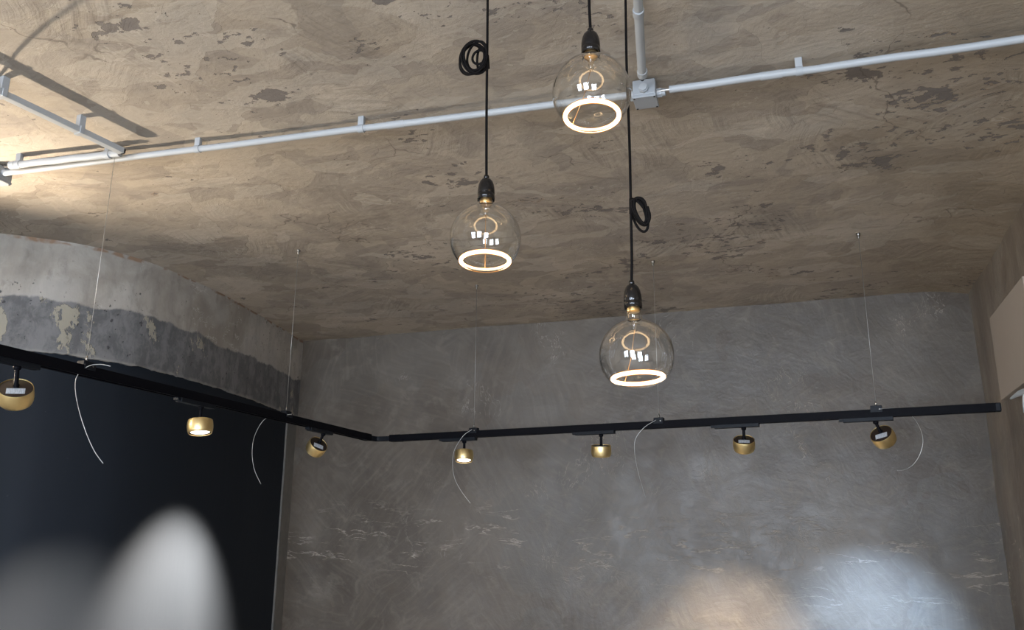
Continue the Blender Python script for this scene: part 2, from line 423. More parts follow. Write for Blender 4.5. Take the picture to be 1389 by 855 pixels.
def tube(bm, pts, r, seg=12, closed=False, caps=True):
    pts = [Vector(p) for p in pts]
    N = len(pts)
    tans = []
    for i in range(N):
        if closed: t = pts[(i+1) % N]-pts[i-1]
        else: t = pts[min(i+1, N-1)]-pts[max(i-1, 0)]
        tans.append(t.normalized())
    ref = Vector((0, 0, 1)) if abs(tans[0].z) < 0.9 else Vector((1, 0, 0))
    u = tans[0].cross(ref).normalized()
    rings = []
    for i in range(N):
        u = (u - tans[i]*u.dot(tans[i])).normalized(); v = tans[i].cross(u)
        rr = r[i] if isinstance(r, (list, tuple)) else r
        rings.append([bm.verts.new(pts[i] + (u*math.cos(2*math.pi*k/seg) + v*math.sin(2*math.pi*k/seg))*rr) for k in range(seg)])
    rng = range(N if closed else N-1)
    for i in rng:
        a, b = rings[i], rings[(i+1) % N]
        for k in range(seg):
            j = (k+1) % seg
            bm.faces.new((a[k], b[k], b[j], a[j]))
    if caps and not closed:
        bm.faces.new(rings[0]); bm.faces.new(rings[-1][::-1])
    bmesh.ops.recalc_face_normals(bm, faces=bm.faces)
def smooth_path(ctrl, n=8):
    c = [Vector(p) for p in ctrl]; out = []
    for i in range(len(c)-1):
        p0, p1, p2, p3 = c[max(i-1, 0)], c[i], c[i+1], c[min(i+2, len(c)-1)]
        for k in range(n):
            t = k/n
            out.append(0.5*((2*p1) + (p2-p0)*t + (2*p0-5*p1+4*p2-p3)*t*t + (-p0+3*p1-3*p2+p3)*t**3))
    out.append(c[-1]); return out
def frame_dir(d, up=Vector((0, 0, 1))):
    """rotation whose local x runs along d and local z is close to up"""
    x = Vector(d).normalized(); y = up.cross(x).normalized(); z = x.cross(y)
    return Matrix((x, y, z)).transposed()

# ------------------------------------------------------------------ the room shell
BACK_Y = 3.724*HC
RIGHT_X = 0.664*HC
RAIL_Z = CAM_Z + 0.395*HC
# plan of the curved left wall, corner first
plan_ctrl = [(-2.466, 3.724), (-2.400, 3.40), (-2.352, 3.16), (-2.306, 2.862), (-2.288, 2.62), (-2.297, 2.417), (-2.338, 2.28), (-2.398, 2.168), (-2.470, 2.09), (-2.556, 2.007), (-2.72, 1.88), (-3.0, 1.72), (-3.4, 1.58)]
plan = smooth_path([(x*HC, y*HC, 0) for x, y in plan_ctrl], 14)
LEFT_X = plan[-1].x

def ribbon(path, zlo, zhi, nz, off=0.0, rag=0.0, back=0.0):
    """vertical sheet following a plan path, moved off towards the room, with a ragged lower edge"""
    bm = NB(); cols = []
    n = len(path)
    for i, p in enumerate(path):
        t = (path[min(i+1, n-1)]-path[max(i-1, 0)]).normalized()
        nrm = Vector((-t.y, t.x, 0))            # corner-first path runs towards -y: this points into the room
        q = p + nrm*off
        lo = zlo
        if rag:
            s = i*0.35
            lo += rag*(noise.noise(Vector((p.x*14, p.y*14, 0)))*1.0 + 0.6*noise.noise(Vector((p.x*45, p.y*45, 3))))
        col = []
        for k in range(nz+1):
            z = lo + (zhi-lo)*k/nz
            col.append(bm.verts.new((q.x, q.y, z)))
        if back:
            b = p + nrm*(off-back)
            col.insert(0, bm.verts.new((b.x, b.y, lo)))
        cols.append(col)
    for a, b in zip(cols, cols[1:]):
        for k in range(len(a)-1): bm.faces.new((a[k], a[k+1], b[k+1], b[k]))
    return bm

fine_plan = []
for a, b in zip(plan, plan[1:]):
    for k in range(5): fine_plan.append(a.lerp(b, k/5))
fine_plan.append(plan[-1])

wl = struct('wall_left', ribbon(plan, 0, CEIL_Z+0.02, 1), M_NAVY, smooth=True)
BAND_Z = 2.464
bb = ribbon(fine_plan, BAND_Z, CEIL_Z+0.015, 6, off=0.018, rag=0.006, back=0.018)
struct('plaster_band', bb, M_BAND, wl)
strip_path = [p for p in fine_plan if p.y > BACK_Y-0.16]
# narrow grey strip left unpainted in the corner, its edge a little wavy
bm = NB()
N = 60; prev = None
for k in range(N+1):
    z = BAND_Z*k/N
    wv = 0.135 + 0.02*(z/BAND_Z) + 0.008*noise.noise(Vector((z*5, 0, 0))) + 0.004*noise.noise(Vector((z*20, 4, 0)))
    pa = plan[0]; pb = min(plan, key=lambda q: abs((q-pa).length-wv))
    d = (plan[1]-plan[0]).normalized(); nn = Vector((-d.y, d.x, 0))
    if nn.x < 0: nn = -nn
    q = pa + d*wv
    row = [bm.verts.new((pa + nn*0.012 + Vector((0, 0, z)))[:]), bm.verts.new((q + nn*0.012 + Vector((0, 0, z)))[:]), bm.verts.new((q - nn*0.004 + Vector((0, 0, z)))[:])]
    if prev:
        for j in range(2): bm.faces.new((prev[j], prev[j+1], row[j+1], row[j]))
    prev = row
struct('plaster_strip', bm, M_STRIP, wl)

def wall_quad(name, p0, p1, z0, z1, mat, nx=1, nz=1, parent=None, amp=0.0):
    bm = NB(); g = []
    p0, p1 = Vector((*p0, 0)), Vector((*p1, 0))
    d = (p1-p0).normalized(); nn = Vector((-d.y, d.x, 0))
    for i in range(nx+1):
        col = []
        for k in range(nz+1):
            q = p0.lerp(p1, i/nx) + Vector((0, 0, z0+(z1-z0)*k/nz))
            if amp: q = q + nn*amp*noise.fractal(q*1.7, 0.7, 2.0, 4)
            col.append(bm.verts.new(q))
        g.append(col)
    for i in range(nx):
        for k in range(nz): bm.faces.new((g[i][k], g[i+1][k], g[i+1][k+1], g[i][k+1]))
    return struct(name, bm, mat, parent, smooth=bool(amp))
RX2 = 4.2
LX2 = LEFT_X
wall_quad('wall_back', (plan[0].x-0.05, BACK_Y), (RIGHT_X+0.05, BACK_Y), 0, CEIL_Z+0.02, M_BACK, 110, 80, amp=0.006)
wall_quad('wall_right', (RIGHT_X, BACK_Y+0.05), (RIGHT_X, 1.6), 0, CEIL_Z+0.02, M_RIGHT, 90, 70, amp=0.010)
wall_quad('wall_side', (RIGHT_X, 1.6), (RX2, 1.6), 0, CEIL_Z+0.02, M_REAR)
wall_quad('wall_far_right', (RX2, 1.6), (RX2, REAR_Y), 0, CEIL_Z+0.02, M_REAR)
wall_quad('wall_far_left', (LX2, REAR_Y), (LX2, plan[-1].y), 0, CEIL_Z+0.02, M_REAR)
# ceiling: gently uneven
bm = NB(); nx, ny = 150, 170; g = []
for i in range(nx+1):
    col = []
    for k in range(ny+1):
        x = LX2-0.05 + (RX2-LX2+0.1)*i/nx; y = REAR_Y-0.05 + (BACK_Y-REAR_Y+0.1)*k/ny
        z = CEIL_Z + 0.007*noise.fractal(Vector((x*1.5, y*1.5, 0)), 0.8, 2.0, 4)
        # the plaster is rounded down into the right-hand corner
        e = max(0.0, 1-max(0.0, RIGHT_X-x)/0.28) if y > 1.6 else 0
        z -= 0.035*e*e
        col.append(bm.verts.new((x, y, z)))
    g.append(col)
for i in range(nx):
    for k in range(ny): bm.faces.new((g[i][k], g[i][k+1], g[i+1][k+1], g[i+1][k]))
struct('ceiling', bm, M_CEIL, smooth=True)
bm = NB(); bm.faces.new([bm.verts.new(v) for v in ((LX2-.05, REAR_Y-.05, 0), (RX2+.05, REAR_Y-.05, 0), (RX2+.05, BACK_Y+.05, 0), (LX2-.05, BACK_Y+.05, 0))])
struct('floor', bm, M_FLOOR)
# rear wall with window openings
xs = sorted({LX2, RX2, *[w[0] for w in WINS], *[w[1] for w in WINS]})
bm = NB()
for a, b in zip(xs, xs[1:]):
    w = next((w for w in WINS if w[0] <= a and w[1] >= b), None)
    segs = [(0, CEIL_Z)] if not w else [(0, w[2]), (w[3], CEIL_Z)]
    for z0, z1 in segs: box(bm, ((a+b)/2, REAR_Y, (z0+z1)/2), (b-a, 0.04, z1-z0))
struct('wall_rear', bm, M_REAR)
for i, (x0, x1, z0, z1) in enumerate(WINS):
    bm = NB()
    for x in (x0, x1): box(bm, (x, REAR_Y+0.02, (z0+z1)/2), (0.07, 0.07, z1-z0+0.07))
    for z in (z0, z1): box(bm, ((x0+x1)/2, REAR_Y+0.02, z), (x1-x0, 0.07, 0.07))
    o = struct('window_%d' % (i+1), bm, M_FRAME)
    cols_, rows_ = 3, 4
    for k in range(1, cols_):
        b2 = NB(); box(b2, (x0+(x1-x0)*k/cols_, REAR_Y+0.02, (z0+z1)/2), (0.035, 0.04, z1-z0)); obj('mullion', b2, M_FRAME, o)
    for k in range(1, rows_):
        b2 = NB(); box(b2, ((x0+x1)/2, REAR_Y+0.02, z0+(z1-z0)*k/rows_), (x1-x0, 0.035, 0.035)); obj('glazing_bar', b2, M_FRAME, o)

# ------------------------------------------------------------------ conduits on the ceiling
PZ = CEIL_Z - 0.040
PIPE_R = 0.0112
def clip(parent, p, d, r, length=0.020, clear=0.04):
    """saddle clip: a collar round the pipe on a stub up to the ceiling"""
    bm = NB(); d = Vector(d).normalized()
    M = Matrix.Translation(p) @ frame_dir(Vector((0, 0, 1)), d).to_4x4()
    pts = []
    a = Vector(p)-d*length/2; b = Vector(p)+d*length/2
    tube(bm, [a, b], r+0.0025, 20)
    top = CEIL_Z + 0.004 - p[2]
    box(bm, Vector(p)+Vector((0, 0, top/2+r*0.3)), (length, 0.016, top-r*0.5), frame_dir(d), 0.001)
    return obj('pipe_clip', bm, M_CLIP, parent, True, 35)
def conduit(name_label, cat, a, b, r, clips=(), mat=M_PIPE, extra=None, name='conduit_pipe'):
    t = thing(name, name_label, cat, a, )
    loc = Vector(a)
    def L(p): return Vector(p)-loc
    bm = NB()
    mid = [a + (b-a)*k/10 for k in range(11)]
    mid = [Vector(p) + Vector((0, 0, -0.0012*math.sin(k*1.9))) for k, p in enumerate(mid)]
    tube(bm, [L(p) for p in mid], r, 24)
    obj('pipe', bm, mat, t, True, 60)
    d = (b-a).normalized()
    for p in clips:
        c = clip(t, p, d, r); c.location = -loc
    return t
pj = on_z(876, 122, CEIL_Z-0.03)                   # junction box
pa = on_z(6, 235, PZ)
pb = on_z(860, 128.5, PZ)
def lerp_px(a, b, px):
    """the point of the straight run a-b that stands at this column of the photo"""
    lo, hi = 0.0, 1.0
    for _ in range(40):
        m = (lo+hi)/2; p = a.lerp(b, m)-CAM
        x = 694.5 + FPX*p.dot(R_)/(-p.dot(B_))
        if x < px: lo = m
        else: hi = m
    return a.lerp(b, (lo+hi)/2)
t_left = conduit('long light grey conduit across ceiling from left edge to the junction box', 'conduit', pa, pb, PIPE_R,
        [lerp_px(pa, pb, x) for x in (268, 490)])
bm = NB(); q = lerp_px(pa, pb, 537); d = (pb-pa).normalized(); tube(bm, [q-d*0.03-pa, q+d*0.03-pa], PIPE_R+0.0013, 24)
obj('coupling', bm, M_PIPE, t_left, True, 60)
pc, pd = on_z(908, 121.5, PZ), on_z(1440, 46, PZ)
t_right = conduit('light grey conduit running right from the junction box to the right edge', 'conduit', pc, pd, PIPE_R,
        [lerp_px(pc, pd, 1084)])
bm = NB(); q = lerp_px(pc, pd, 1046); d = (pd-pc).normalized(); tube(bm, [q-d*0.03-pc, q+d*0.03-pc], PIPE_R+0.0013, 24)
obj('coupling', bm, M_PIPE, t_right, True, 60)
bm = NB(); tube(bm, [(-d*0.05), d*0.01], 0.004, 12); obj('inner_cable', bm, M_WIRE, t_right, True, 60)
pe, pf = on_z(871, 103, PZ), on_z(862, -60, PZ)
t_up = conduit('light grey conduit running from junction box up to the top edge', 'conduit', pe, pf, PIPE_R+0.001)
for yy in (99, 17):
    k = on_z(871.2 if yy > 50 else 866, yy, PZ)
    c = clip(t_up, k, (pf-pe), PIPE_R+0.001, 0.024); c.location = -pe
bm = NB(); dd = (pe-pf).normalized(); tube(bm, [(0, 0, 0), dd*0.02], 0.006, 14); obj('grommet', bm, M_DARK, t_up, True)
# second short pipe beside the long one, at the left
ps, pq = on_z(15, 224.5, PZ), on_z(163, 208, PZ)
t_short = conduit('short light grey conduit lying beside the long one at far left', 'conduit', ps, pq, PIPE_R*1.15,
        [lerp_px(ps, pq, x) for x in (25, 146)])
bm = NB(); dd = (pq-ps).normalized(); tube(bm, [-dd*0.025, dd*0.0], PIPE_R*0.75, 16); obj('grommet', bm, M_DARK, t_short, True, 60)
bm = NB(); tube(bm, [-dd*0.002, dd*0.02], PIPE_R*1.35, 18); obj('socket_end', bm, M_PIPE, t_short, True, 60)
# slanted square trunking, standing well off the ceiling
TZ = CEIL_Z - 0.050
ta, tb = on_z(-70, 92.5, TZ), on_z(165, 205, TZ)
t_diag = thing('cable_channel', 'slanting grey channel at upper left, casting a broad shadow on the ceiling', 'cable channel', ta)
bm = NB(); d = (tb-ta); F = frame_dir(d); W_, H_ = 0.026, 0.020
box(bm, d/2, (d.length, W_, H_), F, 0.0015)
obj('channel', bm, M_PIPE, t_diag)
bm = NB(); box(bm, d*1.0+d.normalized()*0.004, (0.010, W_*0.75, H_*0.75), F); obj('grommet', bm, M_DARK, t_diag)
for px in (3, 108):
    q = lerp_px(ta, tb, px); bm = NB()
    box(bm, q-ta+Vector((0, 0, 0.028)), (0.022, W_*0.8, 0.058), F, 0.001)
    box(bm, q-ta, (0.016, W_+0.006, H_+0.006), F, 0.001)
    obj('standoff_clip', bm, M_CLIP, t_diag)

def junction_box(label, c, size, yaw, hcon=True):
    t = thing('junction_box', label, 'junction box', c)
    F = Matrix.Rotation(yaw, 3, 'Z')
    sx, sy, sz = size
    bm = NB(); box(bm, (0, 0, 0), (sx, sy, sz), F, 0.003); obj('body', bm, M_JBOX, t)
    bm = NB(); box(bm, (0, 0, -sz/2-0.005), (sx*1.03, sy*1.03, 0.010), F, 0.002); ld = obj('lid', bm, M_JBOX, t)
    for ix in (-1, 1):
        for iy in (-1, 1):
            bm = NB(); lathe(bm, [(0.003, -0.0115-sz/2), (0.003, -sz/2-0.008)], Matrix.Translation(F @ Vector((ix*sx*.44, iy*sy*.44, 0))), 10)
            obj('screw', bm, M_SCREW, ld)
    return t, F
jc = on_z(875.5, 125.5, CEIL_Z-0.032)
yawp = math.atan2((pd-pc).y, (pd-pc).x)
tj, F = junction_box('square grey junction box on ceiling, just right of the highest globe lamp', jc, (0.068, 0.072, 0.050), yawp)
for (v, ln) in ((Vector((1, 0, 0)), 0.024), (Vector((-1, 0, 0)), 0.012), (Vector((0, -1, 0)), 0.016)):
    bm = NB(); v = F @ v; o_ = Vector((0, 0, -0.008))
    tube(bm, [v*0.034+o_, v*(0.040+ln*.4)+o_], 0.0145, 8); tube(bm, [v*(0.040+ln*.4)+o_, v*(0.036+ln)+o_], 0.0115, 20)
    obj('cable_gland', bm, M_CLIP, tj, True, 40)
jl = on_z(-5, 236, CEIL_Z-0.032)
tl, F = junction_box('grey junction box cut off by the left edge where conduits meet', jl, (0.075, 0.075, 0.050), yawp)
bm = NB(); v = F @ Vector((1, 0, 0)); tube(bm, [v*0.036, v*0.052], 0.0125, 20); obj('cable_gland', bm, M_CLIP, tl, True, 40)

# ceiling screw-hooks/anchors are parts of the wires below
# ------------------------------------------------------------------ track
LXR = -1.668*HC
corner = Vector((LXR, 3.105*HC, RAIL_Z))
r_end = Vector(on_z(1352, 553, RAIL_Z))
r_left = Vector((LXR, 0.75*HC, RAIL_Z))
bdir = (r_end-corner).normalized(); ldir = Vector((0, 1, 0))
track = thing('lighting_track', 'black angled lighting track hung on wires below the ceiling', 'lighting track', corner)
RW, RH = 0.036, 0.034
def rail(p0, p1):
    bm = NB(); d = (p1-p0); F = frame_dir(d)
    # C profile open at the bottom
    prof = [(-RW/2, -RH/2), (-RW/2, RH/2), (RW/2, RH/2), (RW/2, -RH/2), (RW/2-0.009, -RH/2), (RW/2-0.009, -RH/2+0.004), (RW/2-0.004, -RH/2+0.004), (RW/2-0.004, RH/2-0.006), (-RW/2+0.004, RH/2-0.006), (-RW/2+0.004, -RH/2+0.004), (-RW/2+0.009, -RH/2+0.004), (-RW/2+0.009, -RH/2)]
    ra = [bm.verts.new(p0-corner + F @ Vector((0, y, z))) for y, z in prof]
    rb = [bm.verts.new(p1-corner + F @ Vector((0, y, z))) for y, z in prof]
    for i in range(len(prof)):
        j = (i+1) % len(prof); bm.faces.new((ra[i], rb[i], rb[j], ra[j]))
    bm.faces.new(ra); bm.faces.new(rb[::-1]); bmesh.ops.recalc_face_normals(bm, faces=bm.faces)
    return obj('rail', bm, M_TRACK, track)
rail(r_left, corner-ldir*0.10)
rail(corner+bdir*0.12, r_end)
bm = NB()
arc = smooth_path([corner-ldir*0.105-corner, -ldir*0.05, -ldir*0.012+bdir*0.012, bdir*0.05, bdir*0.125], 5)
for a, b in zip(arc, arc[1:]):
    dd = b-a; box(bm, (a+b)/2, (dd.length+0.006, RW*0.86, RH*0.72), frame_dir(dd))
obj('flexible_corner_joint', bm, M_ADAPT, track)
for p, d in ((-ldir*0.115, ldir), (bdir*0.135, bdir)):
    bm = NB(); box(bm, p, (0.07, RW+0.003, RH+0.002), frame_dir(d), 0.001); obj('joint_sleeve', bm, M_TRACK, track)
bm = NB(); box(bm, r_end-corner+bdir*0.004, (0.022, RW+0.001, RH+0.001), frame_dir(bdir), 0.004); obj('end_cap', bm, M_ADAPT, track)

# ------------------------------------------------------------------ suspension wires
def wire(rail_px, tail_px, label, taildepth=0.0):
    a = on_z(*rail_px, RAIL_Z)
    if rail_px[0] < 505: a = Vector((LXR, a.y, RAIL_Z))
    else:
        # onto the back run
        r = ray(*rail_px); n = Vector((-bdir.y, bdir.x, 0)); k = (corner-CAM).dot(n)/r.dot(n); a = CAM + r*k; a.z = RAIL_Z
    d = ldir if rail_px[0] < 505 else bdir
    t = thing('suspension_wire', label, 'wire', a, 'track suspension wires')
    F = frame_dir(d)
    bm = NB(); box(bm, (0, 0, RH/2+0.008), (0.046, RW*0.8, 0.016), F, 0.0015); box(bm, F @ Vector((0, -RW/2-0.001, RH/2-0.004)), (0.046, 0.003, 0.018), F)
    br = obj('bracket', bm, M_ADAPT, t)
    bm = NB(); lathe(bm, [(0.0035, RH/2+0.014), (0.0035, RH/2+0.030), (0.0015, RH/2+0.036)], seg=12); obj('gripper', bm, M_NICKEL, t, True, 40)
    bm = NB(); lathe(bm, [(0.0022, 0), (0.0022, 0.004)], Matrix.Translation(F @ Vector((0.012, -RW/2-0.002, RH/2-0.001))) @ Matrix.Rotation(math.radians(90), 4, 'X'), 10); obj('screw', bm, M_NICKEL, br)
    bm = NB(); tube(bm, [(0, 0, RH/2+0.03), (0, 0, CEIL_Z-a.z-0.012)], 0.00075, 6); obj('steel_cable', bm, M_WIRE, t, True)
    bm = NB(); h = CEIL_Z-a.z
    lathe(bm, [(0.009, h+0.006), (0.009, h-0.010), (0.005, h-0.012), (0.005, h-0.022), (0.002, h-0.026)], seg=16); obj('ceiling_anchor', bm, M_NICKEL, t, True, 35)
    if tail_px:
        dep = (a-CAM).dot(-B_)
        pts = []
        for i, (x, y) in enumerate(tail_px): pts.append(at_depth(x, y, dep-0.022 - taildepth*math.sin(i/len(tail_px)*3)) - a)
        bm = NB(); tube(bm, smooth_path(pts, 8), 0.00125, 6); obj('loose_end', bm, M_WIRE, t, True)
    return t
wire((156, 501), [(150, 497), (136, 494.5), (120, 497), (106, 508), (102, 524), (106, 552), (116, 585), (128, 612), (140, 629)], 'suspension wire left of the arch with longest curled loose end against dark wall')
wire((402, 567), [(396, 562), (372, 566), (358, 570), (346, 590), (342, 613), (345, 637), (354, 657)], 'suspension wire next to the room corner, loose end curling on dark wall')
wire((643, 587), [(640, 583), (628, 592), (616, 612), (614, 632), (617, 650), (626, 667), (638, 683)], 'suspension wire left of the lowest globe lamp, above first back wall spotlight')
wire((894, 573), [(890, 570), (874, 580), (862, 596), (861, 615), (865, 638), (871, 660), (876, 676)], 'suspension wire hanging directly behind the lowest globe lamp')
wire((1189, 557), [(1194, 555), (1214, 554), (1232, 560), (1246, 577), (1252, 597), (1248, 616), (1239, 630), (1228, 637), (1217, 638)], 'suspension wire nearest the right end of track, its loose end hooked')

# ------------------------------------------------------------------ spotlights on the track
HD = 0.049    # head radius
def spotlight(px, phi, roll, label, lit_visible=True, power=18, pos=None, angle=62, blend=0.9, color=(1, 0.86, 0.70), stem=0.050, fwd=None, swing=0.0, target=None, size=1.0):
    left = pos is not None or px[0] < 505
    if pos is not None: a = Vector(pos)
    elif left:
        q = on_x(px[0], px[1], LXR); a = Vector((LXR, q.y, RAIL_Z))
    else:
        r = ray(*px); n = Vector((-bdir.y, bdir.x, 0)); k = (corner-CAM).dot(n)/r.dot(n); a = CAM + r*k; a.z = RAIL_Z
    d = ldir if left else bdir
    F = frame_dir(d)
    base = a + Vector((0, 0, -RH/2))
    t = thing('track_spotlight', label, 'spotlight', base, 'gold spotlights on the track')
    bm = NB()
    box(bm, F @ Vector((-0.030, 0, -0.0065)), (0.200, 0.030, 0.017), F, 0.0015)
    ad = obj('adapter', bm, M_ADAPT, t)
    bm = NB(); box(bm, F @ Vector((-0.136, 0, -0.005)), (0.022, 0.022, 0.012), F, 0.001); obj('release_lever', bm, M_ADAPT, ad)
    bm = NB(); lathe(bm, [(0.011, -0.012), (0.011, -0.024), (0.008, -0.027)], seg=20); obj('swivel_collar', bm, M_TRACK, t, True, 40)
    # directions relative to the camera's view of it
    hv = (CAM-a); hv.z = 0; hv.normalize(); sv = Vector((0, 0, 1)).cross(hv)   # sv: to the right in view
    ph, ro = math.radians(phi), math.radians(roll)
    b = (Vector((0, 0, 1))*math.cos(ro) + sv*math.sin(ro))*math.cos(ph) + hv*math.sin(ph)
    sdir = -(Vector((0, 0, 1))*math.cos(ro*0.6) + sv*math.sin(ro*0.6))
    s0 = Vector((0, 0, -0.020)); s1 = s0 + sdir*stem
    bm = NB(); tube(bm, [s0, s1], 0.0065, 16); obj('stem', bm, M_TRACK, t, True, 60)
    # head: local z = b, origin at centre of back plate
    z = b.normalized(); x = sv - z*sv.dot(z); x.normalize(); y = z.cross(x)
    M = Matrix.Translation(s1) @ Matrix((x, y, z)).transposed().to_4x4()
    R = HD*size; Hh = 0.052*size
    bm = NB()
    prof = [(R*0.92, -0.004), (R*0.925, 0.0), (R*0.94, 0.001), (R*0.955, -0.001), (R*0.98, -0.009), (R, -Hh*0.40), (R*1.0, -Hh*0.55), (R*0.965, -Hh*0.80), (R*0.92, -Hh*0.95), (R*0.88, -Hh), (R*0.84, -Hh+0.001), (R*0.83, -Hh+0.006)]
    lathe(bm, prof, seg=64, cap0=False, cap1=False)
    # inner walls so the shell has thickness
    lathe(bm, [(R*0.83, -Hh+0.006), (R*0.92, -Hh*0.6), (R*0.92, -0.004)], seg=64, cap0=False, cap1=False)
    bmesh.ops.remove_doubles(bm, verts=bm.verts, dist=1e-5); bmesh.ops.recalc_face_normals(bm, faces=bm.faces)
    head = obj('head', bm, M_BRASS, t, True, 50); head.matrix_local = M
    bm = NB(); lathe(bm, [(R*0.917, -0.010), (R*0.917, -0.0022), (R*0.89, -0.0018)], seg=48); bp = obj('back_plate', bm, M_BPLATE, head, True, 40)
    bm = NB(); box(bm, (0.0, -R*0.26, -0.0014), (R*1.0, R*0.52, 0.0008)); obj('rating_label', bm, M_LABEL, head)
    bm = NB(); lathe(bm, [(0.0085, -0.003), (0.0085, 0.004), (0.005, 0.007)], Matrix.Translation((0, R*0.22 if phi > 25 else 0, 0)), 18); obj('swivel_joint', bm, M_TRACK, head, True, 40)
    bm = NB(); lathe(bm, [(R*0.74, -Hh+0.009), (R*0.74, -Hh+0.006)], seg=40); obj('lens', bm, M_LENS, head, True, 40)
    bm = NB(); rg = lathe(bm, [(R*0.845, -Hh+0.010), (R*0.845, -Hh+0.003), (R*0.74, -Hh+0.0045), (R*0.735, -Hh+0.010)], seg=40, cap0=False, cap1=False); obj('bezel', bm, M_TRACK, head, True, 40)
    # its light
    wl_ = base + (M @ Vector((0, 0, -Hh+0.001)))
    tgt = base + (M @ Vector((0, 0, -1.0))) if target is None else Vector(target)
    s = spot('spotlight_beam', wl_, tgt, power, angle, blend, R*0.6, color)
    return t, M, base
spotlight((25, 489), 45, -8, 'large near gold spotlight at far left, label on its dark back showing', size=1.02, stem=0.062, power=650, angle=42, blend=1.0, color=(1, 0.84, 0.66), target=on_x(105, 970, -3.25))
spotlight((273, 551), -9, -4, 'lit gold spotlight against the dark wall, glowing lens facing down', power=40)
spotlight((439, 582), 42, 36, 'gold spotlight tilted left beside the room corner', power=1500, angle=60, blend=1.0, color=(1, 0.84, 0.66), target=on_x(228, 850, -3.10))
spotlight((630, 591), -12, 0, 'lit gold spotlight hanging first on the back wall stretch, lens glowing', power=80)
spotlight((815, 582), 14, 0, 'upright gold spotlight just left below the lowest globe lamp', power=240)
spotlight((1008, 571), 34, 3, 'gold spotlight right of the lowest globe lamp, back plate tipped to view', power=230, angle=50, blend=1.0, color=(1, 0.86, 0.70), target=on_y(985, 950, BACK_Y))
spotlight((1187, 564), 46, -30, 'gold spotlight nearest the right end of the track, tipped rightwards', power=340, angle=48, blend=1.0, color=(0.44, 0.66, 1.0), target=on_y(1185, 905, BACK_Y))  # beam tinted blue to stand in for window sheen on the back wall

